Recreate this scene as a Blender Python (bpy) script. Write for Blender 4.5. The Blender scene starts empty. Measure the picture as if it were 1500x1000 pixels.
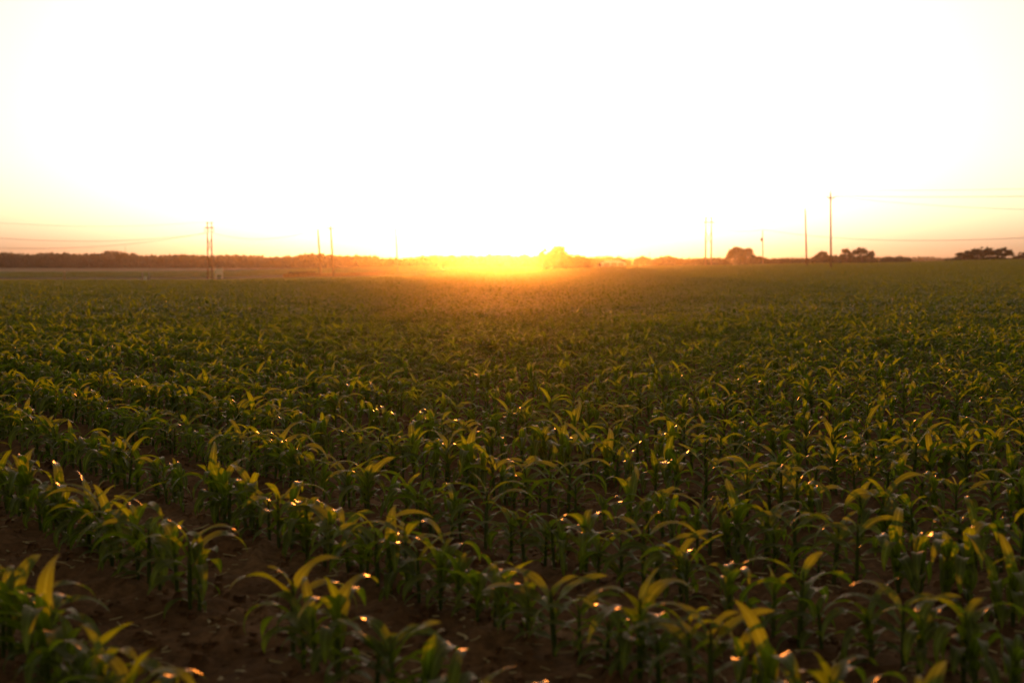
import bpy, math, random
import numpy as np
from mathutils import Vector, Matrix

scene = bpy.context.scene
COL = scene.collection
R = math.radians
F = 2083.0            # focal length in photograph pixels (1500 wide): a 50 mm lens
HC = 1.30             # camera height
HORIZON = 385.0
rng = np.random.default_rng(7)
random.seed(7)

# ---------------------------------------------------------------- helpers
def mesh_obj(name, verts, faces, mat, parent=None, smooth=False):
    me = bpy.data.meshes.new(name)
    me.from_pydata([tuple(v) for v in verts], [], [tuple(f) for f in faces])
    me.materials.append(mat)
    if smooth:
        me.polygons.foreach_set('use_smooth', [True] * len(me.polygons))
    me.update()
    o = bpy.data.objects.new(name, me)
    COL.objects.link(o)
    if parent is not None:
        o.parent = parent
    return o

def big_mesh(name, V, Q, mat, smooth=True):
    """one mesh from numpy arrays: V (n,3) vertices, Q (m,4) quads"""
    me = bpy.data.meshes.new(name)
    me.vertices.add(len(V)); me.vertices.foreach_set('co', V.astype(np.float32).ravel())
    me.loops.add(Q.size); me.loops.foreach_set('vertex_index', Q.astype(np.int32).ravel())
    me.polygons.add(len(Q))
    me.polygons.foreach_set('loop_start', np.arange(0, Q.size, 4, dtype=np.int32))
    me.polygons.foreach_set('loop_total', np.full(len(Q), 4, dtype=np.int32))
    me.polygons.foreach_set('use_smooth', np.full(len(Q), smooth))
    me.materials.append(mat)
    me.update(calc_edges=True)
    o = bpy.data.objects.new(name, me)
    COL.objects.link(o)
    return o

def empty(name, loc=(0, 0, 0)):
    o = bpy.data.objects.new(name, None)
    o.empty_display_size = 0.2
    o.location = loc
    COL.objects.link(o)
    return o

def tag(o, label=None, cat=None, group=None, kind=None):
    if label: o['label'] = label
    if cat: o['category'] = cat
    if group: o['group'] = group
    if kind: o['kind'] = kind
    return o

class MB:
    def __init__(self): self.v = []; self.f = []
    def tube(self, pts, radii, n=8, caps=True):
        pts = [Vector(p) for p in pts]
        base = len(self.v)
        for i, p in enumerate(pts):
            a = pts[max(i - 1, 0)]; b = pts[min(i + 1, len(pts) - 1)]
            t = (b - a).normalized()
            u = t.cross(Vector((0, 0, 1)))
            if u.length < 1e-3: u = Vector((1, 0, 0))
            u.normalize(); w = t.cross(u)
            r = radii[i] if hasattr(radii, '__len__') else radii
            for k in range(n):
                an = 2 * math.pi * k / n
                self.v.append(p + u * (math.cos(an) * r) + w * (math.sin(an) * r))
        for i in range(len(pts) - 1):
            for k in range(n):
                a = base + i * n + k; b = base + i * n + (k + 1) % n
                self.f.append((a, b, b + n, a + n))
        if caps:
            self.f.append(tuple(range(base + n - 1, base - 1, -1)))
            e = base + (len(pts) - 1) * n
            self.f.append(tuple(range(e, e + n)))
        return self
    def box(self, c, s, rot=None):
        base = len(self.v)
        c = Vector(c)
        for dx in (-.5, .5):
            for dy in (-.5, .5):
                for dz in (-.5, .5):
                    p = Vector((dx * s[0], dy * s[1], dz * s[2]))
                    if rot is not None: p = rot @ p
                    self.v.append(c + p)
        for q in ((0, 1, 3, 2), (4, 6, 7, 5), (0, 4, 5, 1), (2, 3, 7, 6), (0, 2, 6, 4), (1, 5, 7, 3)):
            self.f.append(tuple(base + i for i in q))
        return self
    def build(self, name, mat, parent=None, smooth=False):
        return mesh_obj(name, self.v, self.f, mat, parent, smooth)

def hash2(ix, iy, seed):
    h = (ix.astype(np.int64) * 374761393 + iy.astype(np.int64) * 668265263 + seed * 974634777) & 0x7fffffff
    h = ((h ^ (h >> 13)) * 1274126177) & 0x7fffffff
    return ((h ^ (h >> 16)) & 0xffff) / 65535.0

def vnoise(x, y, seed=0):
    ix = np.floor(x); iy = np.floor(y); fx = x - ix; fy = y - iy
    fx = fx * fx * (3 - 2 * fx); fy = fy * fy * (3 - 2 * fy)
    a = hash2(ix, iy, seed); b = hash2(ix + 1, iy, seed); c = hash2(ix, iy + 1, seed); d = hash2(ix + 1, iy + 1, seed)
    return (a * (1 - fx) + b * fx) * (1 - fy) + (c * (1 - fx) + d * fx) * fy

# ---------------------------------------------------------------- terrain: how far below eye level (in 50 mm pixels) the land lies
TD = np.array([115., 165., 250., 330., 400., 500., 620., 850., 2000., 3200.])
TP = np.array([-900., 0., 300., 480., 600., 750., 1000., 1220., 1500., 2400.])
TV = np.array([
    [30.0, 31.0, 28.0, 25.2, 24.0, 17.0, 12.2, 7.2, 4.8, 3.0],     # -900
    [30.0, 31.0, 28.0, 25.2, 24.0, 17.0, 12.2, 7.2, 4.8, 3.0],     # 0
    [30.0, 30.6, 27.4, 24.2, 23.2, 16.5, 11.8, 7.2, 4.8, 3.0],     # 300
    [29.0, 28.0, 24.0, 19.8, 17.6, 11.5, 7.6, 6.0, 4.0, 3.0],      # 480
    [28.5, 26.0, 21.0, 17.4, 15.0, 7.5, 5.0, 5.0, 3.5, 3.0],       # 600
    [28.0, 24.0, 17.0, 13.0, 10.5, 6.5, 4.5, 4.5, 3.5, 3.0],       # 750
    [27.0, 20.0, 13.0, 9.0, 6.5, 4.5, 4.0, 4.5, 3.5, 3.0],         # 1000
    [25.0, 15.0, 8.0, 4.8, 3.2, 2.2, 2.4, 3.5, 3.5, 3.0],          # 1220
    [24.0, 13.0, 4.0, 0.0, -2.5, -3.0, 0.0, 2.5, 3.0, 3.0],        # 1500
    [23.0, 12.0, 2.0, -2.0, -4.5, -4.0, -1.0, 2.0, 3.0, 3.0],      # 2400
])
def ground_z(x, y):
    x = np.asarray(x, float); y = np.asarray(y, float)
    D = np.maximum(y, 1.0)
    Dc = np.clip(D, TD[0], TD[-1])
    px = np.clip(750 + F * x / np.maximum(y, 40.0), TP[0], TP[-1])
    ld = np.log(Dc); lt = np.log(TD)
    i = np.clip(np.searchsorted(lt, ld) - 1, 0, len(TD) - 2)
    j = np.clip(np.searchsorted(TP, px) - 1, 0, len(TP) - 2)
    a = (ld - lt[i]) / (lt[i + 1] - lt[i]); b = (px - TP[j]) / (TP[j + 1] - TP[j])
    b = b * b * (3 - 2 * b)
    v = (TV[j, i] * (1 - a) + TV[j, i + 1] * a) * (1 - b) + (TV[j + 1, i] * (1 - a) + TV[j + 1, i + 1] * a) * b
    far = HC - v * Dc / F
    z115 = far
    t = np.clip(D / TD[0], 0, 1)
    return np.where(D >= TD[0], far, z115 * t ** 2)

def gz(x, y): return float(ground_z(x, y))
def spot(px, D):
    x = (px - 750) / F * D
    return Vector((x, D, gz(x, D)))
def z_at(ypix, D): return HC - (ypix - HORIZON) * D / F
def px2m(n, D): return n * D / F

# ---------------------------------------------------------------- materials
def new_mat(name):
    m = bpy.data.materials.new(name); m.use_nodes = True
    nt = m.node_tree; nt.nodes.clear()
    out = nt.nodes.new('ShaderNodeOutputMaterial')
    return m, nt, out
def node(nt, t, **kw):
    n = nt.nodes.new(t)
    for k, v in kw.items(): setattr(n, k, v)
    return n
def ramp(nt, stops):
    r = nt.nodes.new('ShaderNodeValToRGB')
    e = r.color_ramp.elements
    while len(e) < len(stops): e.new(0.5)
    for q, (p, c) in zip(e, stops): q.position = p; q.color = (*c, 1)
    return r
def noise(nt, scale, detail=4, rough=.55, coords='pos'):
    n = node(nt, 'ShaderNodeTexNoise'); n.inputs['Scale'].default_value = scale
    n.inputs['Detail'].default_value = detail; n.inputs['Roughness'].default_value = rough
    if coords == 'pos':
        g = node(nt, 'ShaderNodeNewGeometry'); nt.links.new(g.outputs['Position'], n.inputs['Vector'])
    else:
        g = node(nt, 'ShaderNodeTexCoord'); nt.links.new(g.outputs['Object'], n.inputs['Vector'])
    return n

def simple_mat(name, c1, c2, scale=8, rough=.8, coords='obj'):
    m, nt, out = new_mat(name)
    p = node(nt, 'ShaderNodeBsdfPrincipled')
    p.inputs['Roughness'].default_value = rough
    n = noise(nt, scale, 5, .6, coords)
    r = ramp(nt, [(.3, c1), (.7, c2)])
    nt.links.new(n.outputs['Fac'], r.inputs['Fac'])
    nt.links.new(r.outputs['Color'], p.inputs['Base Color'])
    nt.links.new(p.outputs['BSDF'], out.inputs['Surface'])
    return m

def leaf_mat(name, dark, light, trans, scale=3.0, rough=.34, spec=.5, tfac=.42, rib=False):
    m, nt, out = new_mat(name)
    n = noise(nt, scale, 3, .6)
    r = ramp(nt, [(.32, dark), (.68, light)])
    nt.links.new(n.outputs['Fac'], r.inputs['Fac'])
    p = node(nt, 'ShaderNodeBsdfPrincipled')
    p.inputs['Roughness'].default_value = rough
    p.inputs['Specular IOR Level'].default_value = spec
    col = r.outputs['Color']
    if rib:
        at = node(nt, 'ShaderNodeAttribute', attribute_name='edge')
        rr = ramp(nt, [(.0, (1, 1, 1)), (.22, (0, 0, 0))]); nt.links.new(at.outputs['Fac'], rr.inputs['Fac'])
        mr = node(nt, 'ShaderNodeMix', data_type='RGBA'); nt.links.new(rr.outputs['Color'], mr.inputs[0])
        nt.links.new(col, mr.inputs[6]); mr.inputs[7].default_value = (.13, .17, .06, 1)
        # yellowed, browned patches here and there
        n2 = noise(nt, 7, 4, .7); r2 = ramp(nt, [(.66, (0, 0, 0)), (.78, (.75, .75, .75))]); nt.links.new(n2.outputs['Fac'], r2.inputs['Fac'])
        m2 = node(nt, 'ShaderNodeMix', data_type='RGBA'); nt.links.new(r2.outputs['Color'], m2.inputs[0])
        nt.links.new(mr.outputs[2], m2.inputs[6]); m2.inputs[7].default_value = (.13, .10, .03, 1)
        # parallel veins
        wv = node(nt, 'ShaderNodeMath', operation='SINE'); mv = node(nt, 'ShaderNodeMath', operation='MULTIPLY'); mv.inputs[1].default_value = 44
        nt.links.new(at.outputs['Fac'], mv.inputs[0]); nt.links.new(mv.outputs[0], wv.inputs[0])
        bp = node(nt, 'ShaderNodeBump'); bp.inputs['Strength'].default_value = .35; bp.inputs['Distance'].default_value = .002
        nt.links.new(wv.outputs[0], bp.inputs['Height']); nt.links.new(bp.outputs['Normal'], p.inputs['Normal'])
        col = m2.outputs[2]
    nt.links.new(col, p.inputs['Base Color'])
    t = node(nt, 'ShaderNodeBsdfTranslucent')
    mul = node(nt, 'ShaderNodeMix', data_type='RGBA', blend_type='MULTIPLY')
    mul.inputs[0].default_value = 1.0
    nt.links.new(col, mul.inputs[6]); mul.inputs[7].default_value = (*trans, 1)
    nt.links.new(mul.outputs[2], t.inputs['Color'])
    mx = node(nt, 'ShaderNodeMixShader'); mx.inputs[0].default_value = tfac
    nt.links.new(p.outputs['BSDF'], mx.inputs[1]); nt.links.new(t.outputs['BSDF'], mx.inputs[2])
    nt.links.new(mx.outputs['Shader'], out.inputs['Surface'])
    return m

M_LEAF = leaf_mat('corn_leaf', (.047, .068, .009), (.092, .112, .014), (3.3, 3.9, .7), 2.2, .36, .5, .45, rib=True)
M_STALK = leaf_mat('corn_stalk', (.05, .09, .02), (.09, .12, .03), (1.6, 1.6, 1.0), 6, .45, .4, .2)
M_TREE = leaf_mat('tree_leaves', (.025, .035, .012), (.05, .06, .018), (1.6, 1.5, .9), .5, .6, .2, .3)
M_WOOD = leaf_mat('wood_leaves', (.03, .035, .014), (.06, .062, .022), (1.6, 1.5, .9), .05, .7, .2, .3)
M_BARK = simple_mat('bark', (.05, .035, .025), (.10, .075, .05), 2)
M_POLE = simple_mat('weathered_pole_wood', (.16, .10, .06), (.28, .19, .12), 3)
M_INS = simple_mat('insulator_porcelain', (.12, .09, .08), (.2, .15, .12), 3, .3)
M_WIRE = simple_mat('wire_aluminium', (.18, .17, .16), (.26, .25, .24), 3, .5)
M_WHITE = simple_mat('white_paint', (.78, .78, .80), (.86, .86, .88), 2, .5)
M_GREY = simple_mat('galvanised_steel', (.3, .3, .31), (.42, .42, .44), 3, .45)
M_STRAW = simple_mat('dry_straw', (.20, .15, .09), (.42, .34, .22), 9, .7, 'pos')
M_DRY = leaf_mat('dry_grass', (.22, .15, .07), (.36, .26, .12), (1.3, 1.2, 1.0), 1.5, .7, .2, .45)
M_ROOF = simple_mat('pale_metal_roof', (.55, .56, .60), (.68, .69, .74), .3, .45)

def ground_mat():
    m, nt, out = new_mat('field_soil')
    L = nt.links
    p = node(nt, 'ShaderNodeBsdfPrincipled'); p.inputs['Roughness'].default_value = .95
    p.inputs['Specular IOR Level'].default_value = .2
    n1 = noise(nt, 1.6, 6, .62); r1 = ramp(nt, [(.3, (.11, .056, .033)), (.55, (.18, .10, .062)), (.8, (.28, .175, .115))])
    L.new(n1.outputs['Fac'], r1.inputs['Fac'])
    n2 = noise(nt, 22, 5, .7); r2 = ramp(nt, [(.35, (.6, .6, .6)), (.65, (1.3, 1.28, 1.25))])
    L.new(n2.outputs['Fac'], r2.inputs['Fac'])
    mul = node(nt, 'ShaderNodeMix', data_type='RGBA', blend_type='MULTIPLY'); mul.inputs[0].default_value = 1
    L.new(r1.outputs['Color'], mul.inputs[6]); L.new(r2.outputs['Color'], mul.inputs[7])
    # where the land is under another crop: by place
    g = node(nt, 'ShaderNodeNewGeometry'); s = node(nt, 'ShaderNodeSeparateXYZ'); L.new(g.outputs['Position'], s.inputs[0])
    nb = noise(nt, .012, 3, .5)
    def step(val_socket, lo, hi):
        mr = node(nt, 'ShaderNodeMapRange'); mr.inputs['From Min'].default_value = lo; mr.inputs['From Max'].default_value = hi
        L.new(val_socket, mr.inputs['Value']); return mr.outputs['Result']
    def mth(op, a, b):
        q = node(nt, 'ShaderNodeMath', operation=op)
        for i, k in enumerate((a, b)):
            if isinstance(k, (int, float)): q.inputs[i].default_value = k
            else: L.new(k, q.inputs[i])
        return q.outputs[0]
    ng = noise(nt, .35, 4, .7); rg = ramp(nt, [(.3, (.030, .048, .012)), (.7, (.060, .080, .022))]); L.new(ng.outputs['Fac'], rg.inputs['Fac'])
    m1 = node(nt, 'ShaderNodeMix', data_type='RGBA'); L.new(step(s.outputs['Y'], 150, 330), m1.inputs[0])
    L.new(mul.outputs[2], m1.inputs[6]); L.new(rg.outputs['Color'], m1.inputs[7])
    nt2 = noise(nt, .03, 4, .6); rt = ramp(nt, [(.3, (.24, .16, .10)), (.7, (.36, .26, .17))]); L.new(nt2.outputs['Fac'], rt.inputs['Fac'])
    # the tan stubble strip: y beyond 640 m at far left, narrowing to nothing near the middle
    edge = mth('ADD', mth('MULTIPLY', s.outputs['X'], 1.6), mth('MULTIPLY', nb.outputs['Fac'], 60))
    d = mth('SUBTRACT', mth('SUBTRACT', s.outputs['Y'], edge), 835)
    m2 = node(nt, 'ShaderNodeMix', data_type='RGBA'); L.new(step(d, -12, 12), m2.inputs[0])
    L.new(m1.outputs[2], m2.inputs[6]); L.new(rt.outputs['Color'], m2.inputs[7])
    L.new(m2.outputs[2], p.inputs['Base Color'])
    nbp = noise(nt, 45, 6, .75); bmp = node(nt, 'ShaderNodeBump'); bmp.inputs['Strength'].default_value = .6; bmp.inputs['Distance'].default_value = .022
    L.new(nbp.outputs['Fac'], bmp.inputs['Height']); L.new(bmp.outputs['Normal'], p.inputs['Normal'])
    L.new(p.outputs['BSDF'], out.inputs['Surface'])
    return m
M_GROUND = ground_mat()

# ---------------------------------------------------------------- ground sheet
ROW_ANG = R(34.3)
RD = np.array([-math.sin(ROW_ANG), math.cos(ROW_ANG)])     # along the rows
RN = np.array([math.cos(ROW_ANG), math.sin(ROW_ANG)])      # across them
ROW0, ROWS = 1.19, 0.76

def geom(a, b, s0, g):
    out = []; x = a; s = s0
    while x < b: out.append(x); s *= g; x += s
    out.append(b); return np.array(out)
def soil_relief(x, y):
    d = np.hypot(x, y)
    fade = np.clip((26 - d) / 14, 0, 1)
    z = .045 * (vnoise(x * 2.3, y * 2.3, 1) - .5) + .034 * (vnoise(x * 7, y * 7, 2) - .5)
    c = vnoise(x * 17, y * 17, 3); z = z + .048 * np.clip(c - .55, 0, 1) * 2
    z = z + .024 * (vnoise(x * 34, y * 34, 4) - .5)
    across = (x * RN[0] + y * RN[1] - ROW0) / ROWS
    z = z + .018 * np.cos(2 * math.pi * across)
    return z * fade
xs = np.concatenate([-geom(7, 3200, .04, 1.07)[::-1], np.arange(-6.96, 6.97, .04), geom(7, 3200, .04, 1.07)])
ys = np.concatenate([-geom(-1.5, 3200, .08, 1.10)[::-1], np.arange(1.6, 15, .04), geom(15, 3200, .04, 1.045)])
X, Y = np.meshgrid(xs, ys)
Z = ground_z(X, Y) + soil_relief(X, Y)
nx, ny = len(xs), len(ys)
idx = np.arange(nx * ny).reshape(ny, nx)
Q = np.stack([idx[:-1, :-1], idx[:-1, 1:], idx[1:, 1:], idx[1:, :-1]], -1).reshape(-1, 4)
tag(big_mesh('ground', np.stack([X, Y, Z], -1).reshape(-1, 3), Q, M_GROUND), kind='structure')

# ---------------------------------------------------------------- corn plants
def leaf_arrays(r, base, az, length, width, e0, droop, nseg, across, twist=0.0, side=0.0):
    """an arching, pointed blade with a folded midrib"""
    V = []; p = np.array(base, float); t0 = 0
    a = az
    for i in range(nseg + 1):
        t = i / nseg
        e = e0 - droop * t ** 1.35
        a = az + side * t * t
        d = np.array([math.cos(e) * math.cos(a), math.cos(e) * math.sin(a), math.sin(e)])
        if i: p = p + d * (length / nseg)
        w = width * .5 * min(1.0, .50 + 2.1 * t) * max(0.0, 1 - t ** 2.6) ** .85 + .0008
        s = np.array([-math.sin(a), math.cos(a), 0.0])
        up = np.cross(d, s)
        tw = twist * t
        s2 = s * math.cos(tw) + up * math.sin(tw); u2 = np.cross(d, s2)
        fold = .38 * (1 - .6 * t)
        wav = .16 * math.sin(t * 13 + az * 3) * w
        if across == 2:
            V += [p + s2 * w - u2 * (-fold * w * .6 + wav), p + u2 * (-.1 * w), p - s2 * w + u2 * (fold * w * .6 + wav)]
        else:
            V += [p + s2 * w, p - s2 * w]
    m = across + 1; Qs = []
    for i in range(nseg):
        for k in range(across):
            b = i * m + k
            Qs.append((b, b + 1, b + 1 + m, b + m))
    return np.array(V), np.array(Qs)

def plant_parts(seed, nseg, across, nleaf=None, stalk_n=6):
    r = random.Random(seed)
    n = nleaf or r.choice((8, 8, 9))
    sh = r.uniform(.17, .22)
    plane = r.uniform(-.5, .5)
    parts = []
    lean = (r.uniform(-.03, .03), r.uniform(-.03, .03))
    for i in range(n):
        q = i / (n - 1)
        az = plane + (math.pi if i % 2 else 0) + r.uniform(-.45, .45)
        L = (.12 + .20 * math.sin(math.pi * min(q * .66 + .06, 1)) ** 1.2) * r.uniform(.8, 1.15)
        if i == n - 1: L *= .55
        W = (.027 + .031 * math.sin(math.pi * min(q * .75 + .1, 1))) * r.uniform(.9, 1.15)
        e0 = R(44 + 29 * q ** .8 + r.uniform(-8, 8))
        dr = R((115 + 45 * math.sin(math.pi * q)) * r.uniform(.7, 1.2)) * (1 - .35 * q ** 6)
        if r.random() < .08: dr *= .45
        z = .02 + sh * q ** .9
        base = (lean[0] * z * 4 * .5, lean[1] * z * 4 * .5, z)
        parts.append(('leaf',) + leaf_arrays(r, base, az, L, W, e0, dr, nseg, across, r.uniform(-.9, .9), r.uniform(-.5, .5)))
    # stalk
    mb = MB()
    top = sh + .05
    zs = [-.03, .02, sh * .35, sh * .7, top]
    mb.tube([(lean[0] * z * 2, lean[1] * z * 2, z) for z in zs], [.0085, .0095, .0105, .0095, .004], stalk_n, caps=False)
    parts.append(('stalk', np.array([tuple(v) for v in mb.v]), np.array(mb.f)))
    return parts

NV = 18
PS = .81              # size of the young plants
# near prototypes: thing > stalk, leaf, leaf ...
PROTO = []
for s in range(NV):
    PROTO.append(None)
    lst = []
    for nm, V, Qs in plant_parts(100 + s, 11, 2):
        me = bpy.data.meshes.new(nm)
        me.from_pydata([tuple(v) for v in V], [], [tuple(int(k) for k in q) for q in Qs])
        me.polygons.foreach_set('use_smooth', [True] * len(me.polygons))
        if nm == 'leaf':
            at = me.attributes.new('edge', 'FLOAT', 'POINT'); at.data.foreach_set('value', np.tile([1., 0., 1.], len(V) // 3))
        me.materials.append(M_LEAF if nm == 'leaf' else M_STALK); me.update()
        lst.append((nm, me))
    PROTO[s] = lst

def merged(seed, nseg, across, nleaf, stalk=True):
    Vs, Qs, o = [], [], 0
    for nm, V, Q_ in plant_parts(seed, nseg, across, nleaf, 4):
        if nm == 'stalk' and not stalk: continue
        Vs.append(V); Qs.append(Q_ + o); o += len(V)
    return np.concatenate(Vs), np.concatenate(Qs)
LODS = {
    'a': [merged(100 + s, 7, 2, None) for s in range(NV)],
    'b': [merged(100 + s, 4, 1, 7) for s in range(NV)],
    'c': [merged(100 + s, 3, 1, 5, False) for s in range(6)],
}

TILT = math.atan(115 / F)
def project(x, y, z):
    dz = z - HC
    depth = y * math.cos(TILT) - dz * math.sin(TILT)
    up = y * math.sin(TILT) + dz * math.cos(TILT)
    return 750 + F * x / depth, 500 - F * up / depth

# candidate plant positions, row by row
def row_points(rmin, rmax, spacing, margin):
    pts = []
    kmax = int((rmax * 1.6) / ROWS) + 4
    for k in range(-6, kmax):
        c = ROW0 + k * ROWS
        s = np.arange(-rmax * 1.3, rmax * 1.6, spacing)
        s = s + rng.uniform(-.04, .04, len(s)) * (spacing / .17)
        n = c + rng.normal(0, .014, len(s))
        x = RD[0] * s + RN[0] * n; y = RD[1] * s + RN[1] * n
        hw = .385 * np.abs(y) + margin
        ok = (y > -1.5) & (np.abs(x) < hw) & (y >= rmin) & (y < rmax)
        ok &= rng.random(len(s)) > .07
        if ok.any():
            pts.append(np.stack([x[ok], y[ok], np.full(ok.sum(), k)], -1))
    return np.concatenate(pts)

near = row_points(-1.5, 30, .107, 2.5)
keep = []
cand = []
for i, (x, y, k) in enumerate(near):
    k = int(k)
    if math.hypot(x, y) < .28: continue
    if y > .6:
        z = gz(x, y)
        pu, pv = project(x, y, z + .02); tu, tv = project(x, y, z + .33)
        if k == 1 and 322 < pu < 425: continue              # the bare stretch in the second row
        if k == 2 and 272 < pu < 300: continue
        if -25 < tu < 1525 and tv < 985 and y > 1.5:
            cand.append((y, i, tu))
    keep.append(i)
cand.sort()
chosen = cand[:300]
chosen_set = {c[1] for c in chosen}
ORD = ['first', 'second', 'third', 'fourth', 'fifth', 'sixth', 'seventh', 'eighth', 'ninth', 'tenth', 'eleventh', 'twelfth',
       'thirteenth', 'fourteenth', 'fifteenth', 'sixteenth', 'seventeenth', 'eighteenth', 'nineteenth', 'twentieth']
def ordinal(n):
    if n < 20: return ORD[n]
    tens = {2: 'twenty', 3: 'thirty', 4: 'forty', 5: 'fifty'}
    n += 1
    t, u = divmod(n, 10)
    if u == 0: return {3: 'thirtieth', 4: 'fortieth', 5: 'fiftieth'}.get(t, 'last')
    return tens[t] + '-' + ORD[u - 1]
rows_in = sorted({int(near[i][2]) for _, i, _ in chosen})
by_row = {}
for yy, i, tu in chosen: by_row.setdefault(int(near[i][2]), []).append((tu, i))
plabel = {}
for rk, k in enumerate(rows_in):
    lst = sorted(by_row[k])
    rowname = 'row nearest the camera' if rk == 0 else ordinal(rk) + ' row from the camera'
    for q, (tu, i) in enumerate(lst):
        plabel[i] = (q, len(lst), rowname)
nrand = random.Random(11)
placed = 0
for yy, i, tu in chosen:
    x, y, k = near[i]
    var = PROTO[nrand.randrange(NV)]
    sc = PS * nrand.uniform(.80, 1.16)
    if nrand.random() < .08: sc *= .72
    q, n, rowname = plabel[i]
    size = 'tall ' if sc > 1.06 * PS else ('small ' if sc < .8 * PS else '')
    t = empty('corn_plant', (x, y, gz(x, y) + float(soil_relief(np.array(x), np.array(y)))))
    t.rotation_euler = (nrand.uniform(-.07, .07), nrand.uniform(-.07, .07), nrand.uniform(0, 6.283))
    t.scale = (sc, sc, sc * nrand.uniform(.94, 1.08))
    where = ordinal(q) + ' from the left' if q < n - 1 else 'last on the right'
    tag(t, f'{size}young green corn plant, {where} in the {rowname}', 'corn plant', 'young corn plants in the nearest rows')
    for nm, me in var:
        o = bpy.data.objects.new(nm, me); COL.objects.link(o); o.parent = t

EDGE_A = []
EA = []
for s in range(NV):
    EA.append(np.concatenate([np.tile([1., 0., 1.], len(V) // 3) if nm == 'leaf' else np.ones(len(V)) for nm, V, Q_ in plant_parts(100 + s, 7, 2, None, 4)]))

def scatter(points, lod, smin, smax):
    prot = LODS[lod]; Vs, Qs, off = [], [], 0
    which = rng.integers(0, len(prot), len(points))
    zg = ground_z(points[:, 0], points[:, 1]) + soil_relief(points[:, 0], points[:, 1])
    for s, (V, Q_) in enumerate(prot):
        P = points[which == s]; z = zg[which == s]
        if len(P) == 0: continue
        a = rng.uniform(0, 2 * math.pi, len(P)); sc = rng.uniform(smin, smax, len(P))
        sc = sc * (.86 + .28 * vnoise(P[:, 0] * .35, P[:, 1] * .35, 9))
        ca, sa = np.cos(a)[:, None], np.sin(a)[:, None]
        lx, ly = rng.normal(0, .05, (2, len(P), 1))
        vx = (V[:, 0] * ca - V[:, 1] * sa) * sc[:, None] + V[:, 2] * lx + P[:, 0:1]
        vy = (V[:, 0] * sa + V[:, 1] * ca) * sc[:, None] + V[:, 2] * ly + P[:, 1:2]
        vz = V[:, 2] * sc[:, None] + z[:, None]
        W = np.stack([vx, vy, vz], -1).reshape(-1, 3)
        QQ = (Q_[None] + (np.arange(len(P)) * len(V))[:, None, None]).reshape(-1, 4) + off
        if lod == 'a': EDGE_A.append((s, off, len(P)))
        Vs.append(W); Qs.append(QQ); off += len(W)
    return np.concatenate(Vs), np.concatenate(Qs)

stuff_near = np.array([near[i] for i in keep if i not in chosen_set])
mid = row_points(30, 120, .125, 3)
far = row_points(120, 260, .30, 5)
far = far[rng.random(len(far)) < .75]
vfar = row_points(260, 430, .8, 8)
vfar = vfar[(vfar[:, 0] > -.06 * vfar[:, 1])]              # beyond the crest on the left the corn gives way to another field
left_field = row_points(425, 545, 1.5, 8)
left_field = left_field[left_field[:, 0] < -.05 * left_field[:, 1]]
chunks = [scatter(stuff_near, 'a', .80 * PS, 1.16 * PS), scatter(mid, 'b', .84 * PS, 1.2 * PS), scatter(far, 'c', .95, 1.25), scatter(vfar, 'c', 1.4, 2.0), scatter(left_field, 'c', 2.0, 2.8)]
off = 0; VV = []; QQ = []
for V, Q_ in chunks:
    VV.append(V); QQ.append(Q_ + off); off += len(V)
corn = big_mesh('corn_crop', np.concatenate(VV), np.concatenate(QQ), M_LEAF)
edge = np.ones(off)
for s, lo, cnt in EDGE_A: edge[lo:lo + cnt * len(EA[s])] = np.tile(EA[s], cnt)
corn.data.attributes.new('edge', 'FLOAT', 'POINT').data.foreach_set('value', edge)
tag(corn, 'young green corn filling the field in rows out to the horizon', 'crop', kind='stuff')

# ---------------------------------------------------------------- straw and stalk scraps lying on the soil
def residue(n):
    Vs, Qs = [], []; off = 0
    r = random.Random(5)
    for _ in range(n):
        y = 2.0 + 20 * r.random() ** 1.6
        x = r.uniform(-1, 1) * (.40 * y + 1.0)
        L = r.uniform(.012, .085) * (1.6 if r.random() < .1 else 1); w = r.uniform(.002, .007)
        a = r.uniform(0, math.pi); ca, sa = math.cos(a), math.sin(a)
        ez = r.uniform(-.25, .25)
        z0 = gz(x, y) + float(soil_relief(np.array(x), np.array(y))) + .006
        V = []
        for t in (-.5, 0, .5):
            bend = .12 * L * (t * t * 4)
            cx = x + ca * L * t - sa * bend; cy = y + sa * L * t + ca * bend
            zz = z0 + ez * L * t + abs(ez) * L * .5
            V += [(cx - sa * w, cy + ca * w, zz), (cx, cy, zz + w * .8), (cx + sa * w, cy - ca * w, zz)]
        Vs += V
        for i in range(2):
            for k in range(2):
                b = off + i * 3 + k
                Qs.append((b, b + 1, b + 4, b + 3))
        off += 9
    return np.array(Vs), np.array(Qs)
V, Q_ = residue(7500)
tag(big_mesh('crop_residue', V, Q_, M_STRAW, False), 'pale dry straw scraps scattered over the bare soil', 'straw', kind='stuff')

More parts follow.
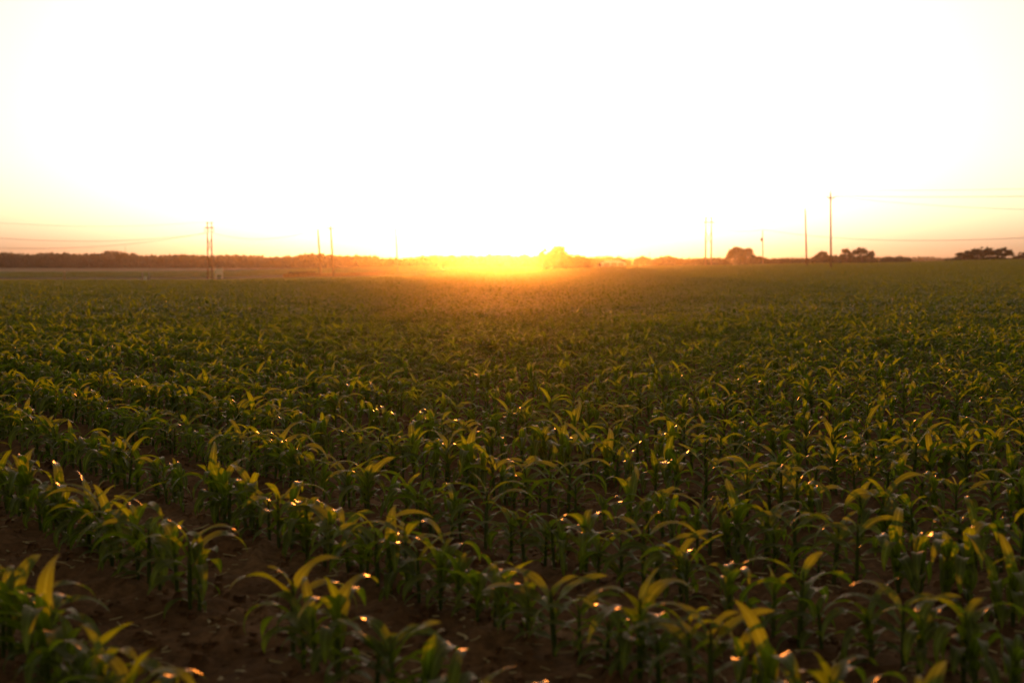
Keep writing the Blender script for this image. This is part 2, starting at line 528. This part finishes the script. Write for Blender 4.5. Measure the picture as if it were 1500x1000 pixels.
# crumbs and clods of soil
def clods(n):
    r = np.random.default_rng(17)
    y = 2.0 + 18 * r.random(n) ** 1.7; x = r.uniform(-1, 1, n) * (.40 * y + .8)
    rad = .006 + .030 * r.random(n) ** 3.2
    base = []
    for i, la in enumerate((-.5, .55)):
        for k in range(4):
            an = k * math.pi / 2 + i * .7
            base.append((math.cos(an) * (1.0 if i == 0 else .62), math.sin(an) * (1.0 if i == 0 else .62), la))
    base = np.array(base)
    q = np.array([(0, 1, 5, 4), (1, 2, 6, 5), (2, 3, 7, 6), (3, 0, 4, 7), (4, 5, 6, 7)])
    z = ground_z(x, y) + soil_relief(x, y)
    P = base[None] * (1 + r.uniform(-.38, .38, (n, 8, 3)))
    a = r.uniform(0, 6.28, n); ca, sa = np.cos(a)[:, None], np.sin(a)[:, None]
    sx = r.uniform(.7, 1.4, n)[:, None]
    vx = (P[..., 0] * sx * ca - P[..., 1] * sa) * rad[:, None] + x[:, None]
    vy = (P[..., 0] * sx * sa + P[..., 1] * ca) * rad[:, None] + y[:, None]
    vz = (P[..., 2] + .25) * rad[:, None] * .9 + z[:, None]
    return np.stack([vx, vy, vz], -1).reshape(-1, 3), (q[None] + (np.arange(n) * 8)[:, None, None]).reshape(-1, 4)
V, Q_ = clods(16000)
tag(big_mesh('soil_clods', V, Q_, M_GROUND, False), 'crumbled brown clods of soil between the corn rows', 'soil', kind='stuff')

# ---------------------------------------------------------------- trees and bushes
def leaf_quads(centres, radii, n, size, r, squash=1.0):
    """n small leaf clumps spread through blobs"""
    C = np.array(centres, float); Rr = np.array(radii, float)
    w = Rr ** 2; w = w / w.sum()
    pick = r.choice(len(C), n, p=w)
    d = r.normal(size=(n, 3)); d /= np.linalg.norm(d, axis=1)[:, None]
    rad = Rr[pick] * (.45 + .62 * r.random(n) ** .6)
    P = C[pick] + d * rad[:, None] * np.array([1, 1, squash])
    u = r.normal(size=(n, 3)); u /= np.linalg.norm(u, axis=1)[:, None]
    v = np.cross(u, r.normal(size=(n, 3))); v /= np.linalg.norm(v, axis=1)[:, None]
    s = (size * r.uniform(.5, 1.3, n))[:, None]
    V = np.stack([P - u * s, P - v * s * .6, P + u * s, P + v * s * .6], 1).reshape(-1, 3)
    return V, np.arange(n * 4).reshape(-1, 4)

def blobs_in(w, h, z0, nb, r, shape='dome'):
    C, Rr = [], []
    for _ in range(nb):
        t = r.uniform(-1, 1)
        env = math.sqrt(max(.05, 1 - abs(t) ** 2.2)) if shape != 'cone' else 1 - .75 * abs(t)
        rb = min(w, h) * r.uniform(.12, .22)
        top = max(z0 + rb * .5, z0 + (h - z0) * env - rb)
        q = r.random() ** .7
        z = z0 + (top - z0) * q
        C.append((t * (w * .5 - rb * .7), r.uniform(-.5, .5) * w * .6 * env, z)); Rr.append(rb)
    return C, Rr

def crown_leaves(w, h, z0, n, size, r, shape='dome', lacy=False, open_crown=False):
    """leaf clumps filling an uneven envelope: a lumpy outline, limbs' worth of clumps and gaps between them"""
    nl = 4
    ph = r.uniform(0, 6.28, nl); am = r.uniform(.02, .055, nl)
    def env(t):                                      # height of the outline across the crown, t in -1..1
        e = np.sqrt(np.clip(1 - np.abs(t) ** 2.4, 0, 1)) if shape == 'dome' else 1 - .72 * np.abs(t) ** 1.2
        for k in range(nl): e = e * (1 + am[k] * np.sin((k + 2) * 2.1 * t + ph[k]))
        return e
    nc = int(100 * max(1.0, w / h)) if not lacy else 34
    if open_crown: nc = int(30 * max(1.0, w / h))
    t = r.uniform(-1, 1, nc); dpt = r.uniform(-1, 1, nc)
    q = r.random(nc) ** .6
    top = z0 + (h - z0) * env(t) * np.sqrt(np.clip(1 - .55 * dpt ** 2, .1, 1)) / max(1.0, float(env(np.linspace(-1, 1, 41)).max()))
    rad = min(w, h) * r.uniform(.06, .14, nc)
    z = np.maximum(z0 * r.uniform(.6, 1.2, nc), z0 + (top - z0) * q - rad * .6)
    if not (lacy or open_crown):                     # clumps along the outline keep the crown round
        m = nc // 4; t[:m] = np.linspace(-.97, .97, m); dpt[:m] = r.uniform(-.15, .15, m)
        z[:m] = np.maximum(z0, z0 + (h - z0) * env(t[:m]) / float(env(np.linspace(-1, 1, 41)).max()) - rad[:m] * .7)
    C = np.stack([t * (w * .5 - rad * .5), dpt * w * .36, z], -1)
    pick = r.choice(nc, n, p=rad ** 2 / (rad ** 2).sum())
    P = C[pick] + r.normal(0, .52, (n, 3)) * rad[pick][:, None] * np.array([1.15, 1.15, .8])
    u = r.normal(size=(n, 3)); u /= np.linalg.norm(u, axis=1)[:, None]
    v = np.cross(u, r.normal(size=(n, 3))); v /= np.linalg.norm(v, axis=1)[:, None]
    s = (size * r.uniform(.45, 1.25, n))[:, None]
    V = np.stack([P - u * s, P - v * s * .6, P + u * s, P + v * s * .6], 1).reshape(-1, 3)
    return V, np.arange(n * 4).reshape(-1, 4), C

def tree(px, D, wpx, top_y, label, seed, n=1500, shape='dome', z0=.28, nb=16, name='tree', cat='tree', group='trees along the far edge of the field', lacy=False, size=None, open_crown=False):
    p = spot(px, D)
    h = max(z_at(top_y, D) - p.z, 1.5); w = px2m(wpx, D)
    r = np.random.default_rng(seed)
    t = empty(name, p); tag(t, label, cat, group)
    V, Q_, C = crown_leaves(w, h, h * z0, n * 2, size or D * .0007, r, shape, lacy, open_crown)
    V[:, 2] = np.maximum(V[:, 2], .05)
    c = big_mesh('crown', V, Q_, M_TREE, False); c.parent = t
    mb = MB()
    tr = max(.12, h * .022)
    mb.tube([(0, 0, -.3), (0.02 * h, 0, h * .2), (0, .01 * h, h * .45), (.01 * h, 0, h * .7)], [tr * 1.3, tr, tr * .7, tr * .25], 8)
    for k in range(10):
        c0 = C[k * 3]
        zb = h * r.uniform(.12, .42)
        mb.tube([(0, 0, zb), (c0[0] * .5, c0[1] * .5, (zb + c0[2]) * .52), c0], [tr * .5, tr * .3, tr * .1], 5)
    mb.build('trunk', M_BARK, t)
    return t

def hedge(px0, px1, D, tops, label, seed, n=1400, group='low hedgerows along the far edge of the field'):
    """a continuous low row of bushes; tops = list of (px, y) of its upper outline"""
    r = np.random.default_rng(seed)
    pm = .5 * (px0 + px1); p = spot(pm, D)
    t = empty('hedgerow', p); tag(t, label, 'hedgerow', group)
    C, Rr = [], []; stems = MB()
    tp = np.array(tops, float)
    w = px2m(px1 - px0, D)
    nb = max(8, int((px1 - px0) / 1.7))
    for i in range(nb):
        px = px0 + (px1 - px0) * (i + r.uniform(.1, .9)) / nb
        q = spot(px, D)
        top = z_at(np.interp(px, tp[:, 0], tp[:, 1]), D)
        h = max(1.2, (top - q.z) * r.uniform(.85, 1.06))
        rb = min(h * .36, px2m(3.6, D)) * r.uniform(.7, 1.1)
        x = q.x - p.x
        C += [(x, r.uniform(-1.5, 1.5), q.z - p.z + h - rb), (x + r.uniform(-1, 1), r.uniform(-2, 2), q.z - p.z + h * .4)]
        Rr += [rb, max(rb * .9, h * .38)]
        stems.tube([(x, 0, q.z - p.z - .3), (x + .2, 0, q.z - p.z + h * .6)], [.1, .05], 5)
    V, Q_ = leaf_quads(C, Rr, n * 2, D * .0007, r)
    c = big_mesh('foliage', V, Q_, M_TREE, False); c.parent = t
    stems.build('stem', M_BARK, t)
    return t

# the big round tree in the glare and its neighbours
tree(795, 335, 16, 362.5, 'loose pale tree glowing at the left edge of the sunlit round pair', 21, 700, nb=9, lacy=True, z0=.2)
tree(818, 345, 42, 361, 'broad round tree in the sun glare at the middle of the horizon', 22, 2600, nb=22, z0=.12)
hedge(836, 866, 360, [(836, 371), (846, 373), (858, 375), (866, 377)], 'low bush row trailing off right of the glare-lit round tree', 23, 900)
hedge(864, 922, 600, [(864, 376), (884, 374), (900, 375), (915, 377), (922, 381)], 'low tree row behind the long white farm building', 24, 1500)
tree(941, 640, 27, 375, 'small rounded tree right of the white farm building', 25, 1100, nb=11, z0=.1)
hedge(955, 1001, 650, [(955, 379), (964, 376), (980, 374.5), (995, 377), (1001, 381)], 'row of bushes between the white farm building and twin poles', 26, 1400)
hedge(1001, 1062, 640, [(1001, 381), (1012, 379), (1030, 378), (1045, 376.5), (1062, 377)], 'low dark hedge passing behind the tall twin poles', 27, 1300)
tree(1084, 600, 46, 362, 'dark dome-shaped tree between the twin poles and the transformer pole', 131, 2600, nb=22, z0=.1)
hedge(1105, 1130, 610, [(1105, 374), (1112, 376), (1130, 379)], 'low dark hedge passing behind the pole with the transformer', 29, 700)
hedge(1128, 1190, 620, [(1128, 379), (1150, 377), (1170, 378), (1190, 376)], 'long low hedge behind the leaning plain pole', 30, 1300)
tree(1203, 560, 30, 368, 'peaked dark tree just left of the crossarm pole', 31, 1300, nb=14, z0=.1, shape='cone')
hedge(1213, 1234, 570, [(1213, 373), (1224, 374), (1234, 376)], 'low bushes just right of the crossarm pole', 32, 700)
tree(1239, 560, 19, 363, 'open lacy tree right of the crossarm pole with sky showing through', 33, 700, nb=10, lacy=True, z0=.35)
tree(1262, 560, 34, 361.5, 'larger dark tree with uneven crown right of the lacy tree', 34, 1100, nb=14, z0=.42, open_crown=True)
hedge(1232, 1284, 575, [(1232, 376.5), (1250, 375.5), (1270, 375.5), (1284, 379)], 'dense undergrowth below the pair of trees right of the crossarm pole', 35, 1300)
hedge(1290, 1334, 600, [(1290, 378), (1300, 375.5), (1320, 374.5), (1330, 376), (1334, 380)], 'flat-topped low hedge standing alone on the right', 36, 1200)
hedge(1383, 1408, 560, [(1383, 379), (1395, 377), (1408, 372)], 'low bushes rising toward the tree group at far right', 37, 700)
for px, w, ty, lab, sd in ((1413, 26, 366.5, 'lowest leftmost tree of the far right group', 41), (1432, 24, 361, 'tallest wide tree second in the far right group', 42),
                           (1449, 20, 362.5, 'middle tree of the far right group with open trunk gap', 43), (1468, 26, 361.5, 'rounded tree at the right end of the far right group', 44)):
    tree(px, 520, w, ty, lab, sd, 1100, nb=11, z0=.42, open_crown=True)
hedge(1404, 1484, 530, [(1404, 376), (1430, 375.5), (1460, 375.5), (1484, 378)], 'undergrowth hedge beneath the far right tree group', 45, 1500)
tree(1493, 640, 20, 368, 'thin sparse pale tree at the right edge of the view', 46, 450, nb=8, lacy=True, z0=.2)
# the dark low shrub at the foot of the left poles
hedge(424, 460, 335, [(424, 405.5), (434, 402.5), (441, 401), (448, 402), (460, 405.5)], 'low dark shrub clump in the dry strip left of two poles', 47, 900, group=None)

# far woodland: one mass along the horizon
def woodland(name, label, prof, Dfun, seed, per_px, nq, size):
    r = np.random.default_rng(seed)
    tp = np.array(prof, float)
    C, Rr = [], []
    n = int((tp[-1, 0] - tp[0, 0]) * per_px)
    for i in range(n):
        px = tp[0, 0] + (tp[-1, 0] - tp[0, 0]) * (i + r.random()) / n
        D = Dfun(px) + r.uniform(0, 70) if i % 3 else Dfun(px)
        q = spot(px, D)
        top = z_at(np.interp(px, tp[:, 0], tp[:, 1]), D)
        h = max(2.5, (top - q.z) * r.uniform(.80, 1.06))
        rb = min(h * .38, 3.4) * r.uniform(.8, 1.15)
        C += [(q.x, D, q.z + h - rb), (q.x + r.uniform(-3, 3), D, q.z + h * .32)]
        Rr += [rb, h * .36]
    V, Q_ = leaf_quads(C, Rr, nq, size, r)
    return tag(big_mesh(name, V, Q_, M_WOOD, False), label, 'woodland', kind='stuff')
woodland('far_woodland', 'long dark line of woodland along the left horizon',
         [(-260, 372), (-60, 373), (10, 371), (40, 373), (70, 370.5), (110, 373), (150, 372), (163, 368), (178, 369.5), (190, 373), (198, 371), (210, 375), (245, 374.5), (280, 372.5), (290, 375), (330, 374), (375, 375), (400, 377),
          (435, 375), (462, 371.5), (480, 373.5), (505, 375.5), (522, 374), (545, 375), (560, 378), (590, 377.5), (640, 375), (700, 374.5), (800, 374), (860, 376)],
         lambda px: 830 - 290 * min(max((px - 330) / 270, 0), 1), 51, .9, 90000, 1.0)
woodland('distant_woodland', 'thin hazy line of woodland on the right horizon',
         [(840, 377), (900, 377), (960, 378.5), (1010, 378), (1100, 378.5), (1200, 378), (1330, 377), (1345, 376), (1370, 376), (1390, 378), (1500, 377), (1700, 376)],
         lambda px: 1500, 52, .6, 36000, 1.2)

# ---------------------------------------------------------------- the dry strip of grass before the left poles
def grass_strip(px0, px1, D, n, h):
    r = np.random.default_rng(61)
    px = r.uniform(px0, px1, n); Dd = D + r.normal(0, 2.5, n)
    x = (px - 750) / F * Dd; z = ground_z(x, Dd)
    a = r.uniform(0, math.pi, n); hh = h * r.uniform(.4, 1.1, n); w = .06
    lx, ly = r.normal(0, .15, (2, n))
    V = np.stack([np.stack([x - w * np.cos(a), Dd - w * np.sin(a), z], -1), np.stack([x + w * np.cos(a), Dd + w * np.sin(a), z], -1),
                  np.stack([x + lx + .02, Dd + ly, z + hh], -1), np.stack([x + lx - .02, Dd + ly, z + hh], -1)], 1).reshape(-1, 3)
    return V, np.arange(n * 4).reshape(-1, 4)
V, Q_ = grass_strip(416, 650, 334, 9000, .75)
tag(big_mesh('dry_grass', V, Q_, M_DRY, False), 'pale dry grass strip at the feet of the left poles', 'grass', kind='stuff')

# ---------------------------------------------------------------- poles
def pole_axis(px_top, y_top, px_bot, D):
    b = spot(px_bot, D); zt = z_at(y_top, D)
    return b, Vector(((px_top - px_bot) / F * D, 0, zt - b.z))
ATT = {}
def insul(mb, p, h=.28):
    mb.tube([p, p + Vector((0, 0, h * .4)), p + Vector((0, 0, h * .45)), p + Vector((0, 0, h))], [.03, .035, .07, .045], 8)
def line_pole(px_top, y_top, px_bot, D, label, r0=.17, arm=None, arm_ang=.5, transformer=False, top_pin=True, group='wooden utility poles across the field', name='utility_pole'):
    b, ax = pole_axis(px_top, y_top, px_bot, D)
    t = empty(name, b); tag(t, label, 'utility pole', group)
    mb = MB(); mb.tube([ax * -.06, ax * .5, ax], [r0, r0 * .85, r0 * .68], 10); mb.build('pole_shaft', M_POLE, t, True)
    pts = []
    if arm:
        dn, wd = arm                    # metres below the top, length
        c = ax * (1 - dn / ax.length)
        d = Vector((math.cos(arm_ang), math.sin(arm_ang), 0))
        rot = Matrix.Rotation(arm_ang, 3, 'Z')
        c2 = c + Vector((-d.y, d.x, 0)) * -(r0 * .68 + .062)
        MB().box(c2, (wd, .12, .16), rot).build('crossarm', M_POLE, t)
        br = MB()
        for s in (-1, 1): br.tube([c2 + d * s * wd * .28, c + Vector((-d.y, d.x, 0)) * -(r0 * .8) + Vector((0, 0, -.8))], .025, 6)
        br.build('arm_brace', M_GREY, t)
        for s in (-.47, .47):
            mi = MB(); q = c2 + d * s * wd + Vector((0, 0, .08)); insul(mi, q); mi.build('insulator', M_INS, t, True)
            pts.append(b + q + Vector((0, 0, .28)))
    if top_pin:
        mi = MB(); insul(mi, ax, .35); mi.build('insulator', M_INS, t, True)
        pts.append(b + ax + Vector((0, 0, .35)))
    if transformer:
        m = MB(); c = ax * .74 + Vector((-.38, -.1, 0))
        m.tube([c + Vector((0, 0, -.55)), c + Vector((0, 0, -.5)), c + Vector((0, 0, .5)), c + Vector((0, 0, .58))], [.22, .30, .30, .2], 12)
        m.build('transformer', M_GREY, t)
        m = MB(); m.tube([c + Vector((-.1, 0, .56)), c + Vector((-.1, 0, .85))], [.05, .03], 6); m.build('bushing', M_INS, t)
    return t, b, ax, pts

def h_frame(pxa, pxb, y_top, D, label, arm_dn, arm_len, r0=.2, brace=True):
    ba, aa = pole_axis(pxa, y_top, pxa, D); bb, ab = pole_axis(pxb, y_top, pxb, D)
    mid = (ba + bb) * .5
    t = empty('transmission_frame', mid); tag(t, label, 'utility pole', 'twin-pole transmission frames')
    for b, a in ((ba, aa), (bb, ab)):
        mb = MB(); o = b - mid
        mb.tube([o - a * .03, o + a * .5, o + a], [r0, r0 * .85, r0 * .68], 10); mb.build('pole_shaft', M_POLE, t, True)
    za = aa.z - arm_dn
    MB().box((0, -r0 - .12, za), (arm_len, .18, .26)).build('crossarm', M_POLE, t)
    if brace:
        half = (bb - ba).x * .5
        for s in (-1, 1):
            m = MB(); y = -r0 * .9 - .03 if s > 0 else r0 * .9 + .03
            m.tube([(-half * s, y, za * .50), (half * s, y, za * .80)], .075, 8); m.build('cross_brace', M_POLE, t)
    MB().box((0, r0 + .1, aa.z - .35), ((bb - ba).x + .8, .12, .16)).build('top_beam', M_POLE, t)
    pts = []
    for s in (-.46, 0, .46):
        q = Vector((s * arm_len, -r0 - .12, za - .13)); m = MB()
        zs = [0, -.25, -.3, -.6, -.65, -1.0, -1.05, -1.35]; rs = [.04, .05, .12, .06, .12, .06, .12, .04]
        m.tube([q + Vector((0, 0, z)) for z in zs], rs, 8); m.build('insulator_string', M_INS, t, True)
        pts.append(mid + q + Vector((0, 0, -1.35)))
    tops = [ba + aa, bb + ab]
    return t, pts, tops

lf, lf_pts, lf_tops = h_frame(305, 311.2, 325, 400, 'tall twin-pole frame with crossarm beside the white panel on the left', 1.7, 2.7, .2)
rf, rf_pts, rf_tops = h_frame(1033, 1041.2, 318, 450, 'tall slim twin-pole frame rising left of the dome-shaped tree', 1.7, 3.6, .25, True)
_, _, _, p467 = line_pole(466.5, 337, 470.5, 332, 'plain leaning pole, left one of the close pair on the left', .24, None)
_, _, _, p486 = line_pole(485, 331.5, 489, 320, 'leaning pole with a small crossarm, right one of the close pair', .23, (.5, 1.9), .2)
_, _, _, p582 = line_pole(580, 335, 583, 380, 'faint slender pole standing alone left of the sun', .2, None)
_, _, _, p1116 = line_pole(1116, 338, 1117, 450, 'short pole carrying a grey transformer can', .17, None, transformer=True)
_, _, _, p1179 = line_pole(1178, 307, 1181, 290, 'plain bare leaning pole left of the tallest crossarm pole', .17, None, top_pin=False)
_, _, _, p1215 = line_pole(1214.6, 282, 1216.6, 243, 'tallest pole with a crossarm near the top on the right', .17, (1.0, 1.5), .35)
_, _, _, p951 = line_pole(951, 369.5, 951, 900, 'tiny distant pole poking above the small rounded tree', .2, None)
_, _, _, p185 = line_pole(185, 359, 185, 1180, 'hair-thin distant pole rising over the left woodland', .18, None)

# wires hang between their poles (and run on to poles out of the picture)
def wire(a, b, sag, label, r=.016, n=28):
    a = Vector(a); b = Vector(b); mb = MB()
    pts = []
    o = a.copy()
    for i in range(n + 1):
        t = i / n; p = a.lerp(b, t); p.z -= sag * 4 * t * (1 - t); pts.append(p - o)
    mb.tube(pts, r, 5, caps=False)
    w = mb.build('power_line', M_WIRE, None, True); w.location = o
    return tag(w, label, 'power line', 'overhead power lines')
def far_pt(px, y, D): return Vector(((px - 750) / F * D, D, z_at(y, D)))
wire(lf_pts[0], far_pt(-330, 330, 270), 4.4, 'lower sagging wire from the left twin-pole frame to the left edge', .042)
wire(lf_pts[1], far_pt(-300, 306, 290), 4.2, 'middle sagging wire from the left twin-pole frame to the left edge', .042)
wire(lf_tops[0], far_pt(-300, 290, 290), 3.2, 'topmost thin wire from the left twin-pole frame to the left edge', .026)
wire(lf_pts[2], p486[0], 2.2, 'wire sagging from the left twin-pole frame to the crossarm pole', .04)
wire(lf_tops[1], p486[2], 1.2, 'thin upper wire from the left twin-pole frame to the crossarm pole', .016)
wire(p486[1], p582[0], 1.2, 'faint wire from the left crossarm pole toward the sun-side pole', .016)
wire(rf_pts[2], p1116[0], 1.0, 'short wire between the right twin-pole frame and transformer pole', .04)
wire(p1116[0], far_pt(1680, 336, 230), 2.6, 'long low sagging wire from transformer pole to the right edge', .045)
wire(p1215[1], far_pt(1800, 279, 200), .5, 'wire from the tallest pole crossarm to the right edge', .035)
wire(p1215[2], far_pt(1800, 266, 200), .5, 'uppermost thin wire from the tallest pole top to the right edge', .024)
wire(p1215[0], far_pt(1800, 302, 215), 1.4, 'faint third wire from the tallest pole to the right edge', .024)
wire(p1215[0], rf_pts[2] + Vector((0, 0, 1.2)), 3.2, 'faint wire from the tallest pole back to the right twin frame', .03)

# ---------------------------------------------------------------- white panel on two posts, stakes, farm building
b = spot(321.5, 392); t = empty('panel_stand', b)
tag(t, 'white panel on two posts beside the left twin-pole frame', 'panel')
W = px2m(9, 392)
for s in (-1, 1):
    MB().box((s * W * .5, 0, 1.45), (.28, .28, 3.1)).build('post', M_WHITE, t)
MB().box((0, .05, 1.95), (W - .286, .18, 1.6)).build('panel', M_WHITE, t)
MB().box((0, .05, 1.05), (W - .286, .10, .12)).build('rail', M_GREY, t)

def stake(px, y0, D, label, w, mat, name='marker_stake', head=None):
    b = spot(px, D); h = z_at(y0, D) - b.z
    t = empty(name, b); tag(t, label, 'stake', 'marker stakes at the far field edge')
    m = MB(); m.tube([(0, 0, -.2), (0, 0, h * .96), (0, 0, h)], [w, w, w * .5], 8); m.build('post', mat, t)
    if head:
        m = MB(); m.tube([(0, -w - .02, h * .55), (0, -w - .02, h)], [head, head * .6], 6); m.build('cap', M_WHITE, t)
M_TANPOST = simple_mat('tan_post', (.55, .38, .22), (.68, .50, .31), 3)
stake(95.2, 397, 118, 'single tan post alone at the field edge on the far left', .095, M_TANPOST)
stake(209.5, 399, 120, 'thin grey stake, leftmost of three beside each other', .06, M_GREY)
stake(214, 405, 119, 'short pale capped stake in the middle of three', .08, M_WHITE, head=.14)
stake(219, 399, 121, 'thin grey stake, rightmost of three beside each other', .06, M_GREY)

b = spot(898, 560); t = empty('farm_building', b)
tag(t, 'long low white farm building with pale roof on the horizon', 'farm building')
Wb = px2m(34, 560); dep = 8; hw = 1.3; hr = 2.2
MB().box((0, 0, hw * .5 - .2), (Wb, dep, hw + .4)).build('wall', M_WHITE, t)
rv = [(-Wb / 2 - .4, -dep / 2 - .4, hw), (Wb / 2 + .4, -dep / 2 - .4, hw), (Wb / 2 + .4, dep / 2 + .4, hw), (-Wb / 2 - .4, dep / 2 + .4, hw),
      (-Wb / 2 + 2, 0, hr), (Wb / 2 - 2, 0, hr)]
rv = [(a, c, d + .003) for a, c, d in rv]
rf_ = [(0, 1, 5, 4), (2, 3, 4, 5), (0, 4, 3), (1, 2, 5), (3, 2, 1, 0)]
mesh_obj('roof', rv, rf_, M_ROOF, t)
for k in (-.3, 0, .3):
    MB().box((Wb * k, -dep / 2 - .03, .75), (2.4, .06, 1.3)).build('door', M_GREY, t)

# ---------------------------------------------------------------- air
HAZE_D, HAZE_G = 0.000070, 0.945
hm, nt, out = new_mat('haze_air')
pv = node(nt, 'ShaderNodeVolumePrincipled')
pv.inputs['Color'].default_value = (.97, .95, .92, 1)
pv.inputs['Density'].default_value = HAZE_D
pv.inputs['Anisotropy'].default_value = HAZE_G
nt.links.new(pv.outputs['Volume'], out.inputs['Volume'])
zb = float(Z.min()) - 1.0
hz = MB().box((0, 0, (24 + zb) / 2), (6480, 6480, 24 - zb)).build('haze', hm)
tag(hz, 'warm evening haze over the field', 'haze', kind='stuff')

# ---------------------------------------------------------------- light
SUN_EL, SUN_AZ = R(1.1), R(-0.4)      # azimuth from +Y toward +X
w = bpy.data.worlds.new('World'); scene.world = w; w.use_nodes = True
nt = w.node_tree; nt.nodes.clear()
out = node(nt, 'ShaderNodeOutputWorld'); bg = node(nt, 'ShaderNodeBackground')
sky = node(nt, 'ShaderNodeTexSky'); sky.sky_type = 'NISHITA'; sky.sun_disc = False
sky.sun_elevation = SUN_EL; sky.sun_rotation = SUN_AZ; sky.altitude = 0
sky.air_density = 1.0; sky.dust_density = 2.5; sky.ozone_density = 1.0
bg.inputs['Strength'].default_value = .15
tint = node(nt, 'ShaderNodeMix', data_type='RGBA', blend_type='MULTIPLY'); tint.inputs[0].default_value = 1
tint.inputs[7].default_value = (1.0, 1.05, .98, 1)          # the photograph's white balance of this sky
nt.links.new(sky.outputs['Color'], tint.inputs[6]); 
hs = node(nt, 'ShaderNodeHueSaturation'); hs.inputs['Saturation'].default_value = .55; hs.inputs['Value'].default_value = 1.15
nt.links.new(tint.outputs[2], hs.inputs['Color']); # sky tint: cream low, whiter above; amber added overhead and behind to warm field
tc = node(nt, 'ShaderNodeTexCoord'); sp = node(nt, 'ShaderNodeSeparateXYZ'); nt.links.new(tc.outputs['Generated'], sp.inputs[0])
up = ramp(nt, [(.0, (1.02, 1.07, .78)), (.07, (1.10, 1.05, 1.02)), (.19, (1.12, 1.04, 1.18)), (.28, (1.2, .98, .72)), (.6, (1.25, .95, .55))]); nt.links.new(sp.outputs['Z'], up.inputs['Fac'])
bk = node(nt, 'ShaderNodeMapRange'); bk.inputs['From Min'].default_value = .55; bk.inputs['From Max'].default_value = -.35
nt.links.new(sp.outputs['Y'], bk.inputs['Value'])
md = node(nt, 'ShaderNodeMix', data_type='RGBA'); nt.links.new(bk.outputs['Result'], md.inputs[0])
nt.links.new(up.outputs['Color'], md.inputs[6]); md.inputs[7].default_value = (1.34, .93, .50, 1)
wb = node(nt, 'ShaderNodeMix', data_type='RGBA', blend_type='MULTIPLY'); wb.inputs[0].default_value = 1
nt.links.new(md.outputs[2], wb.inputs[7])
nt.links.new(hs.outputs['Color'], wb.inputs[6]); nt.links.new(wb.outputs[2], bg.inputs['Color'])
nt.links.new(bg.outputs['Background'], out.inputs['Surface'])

sl = bpy.data.lights.new('sun', 'SUN'); sl.energy = 3.3; sl.angle = R(.55); sl.color = (1, .265, .03)
so = bpy.data.objects.new('sun', sl); COL.objects.link(so)
d = Vector((math.sin(SUN_AZ) * math.cos(SUN_EL), math.cos(SUN_AZ) * math.cos(SUN_EL), math.sin(SUN_EL)))
so.rotation_euler = d.to_track_quat('Z', 'Y').to_euler(); so.location = (0, 60, 30)

# ---------------------------------------------------------------- camera and render
cam = bpy.data.cameras.new('camera'); co = bpy.data.objects.new('camera', cam); COL.objects.link(co)
cam.lens = 50; cam.sensor_width = 36; cam.clip_start = .05; cam.clip_end = 20000
co.location = (0, 0, HC); co.rotation_euler = (math.pi / 2 - TILT, 0, 0)
cam.dof.use_dof = True; cam.dof.focus_distance = 10.5; cam.dof.aperture_fstop = 2.7; cam.dof.aperture_blades = 0
scene.camera = co
scene.view_settings.view_transform = 'Standard'; scene.view_settings.look = 'None'
scene.view_settings.exposure = 1.0; scene.view_settings.gamma = 1.0
scene.render.engine = 'CYCLES'
cy = scene.cycles
cy.use_denoising = True; cy.denoiser = 'OPENIMAGEDENOISE'
cy.max_bounces = 6; cy.diffuse_bounces = 3; cy.glossy_bounces = 2; cy.transmission_bounces = 3; cy.volume_bounces = 0
cy.transparent_max_bounces = 8; cy.sample_clamp_indirect = 4.0; cy.sample_clamp_direct = 0
cy.caustics_reflective = False; cy.caustics_refractive = False
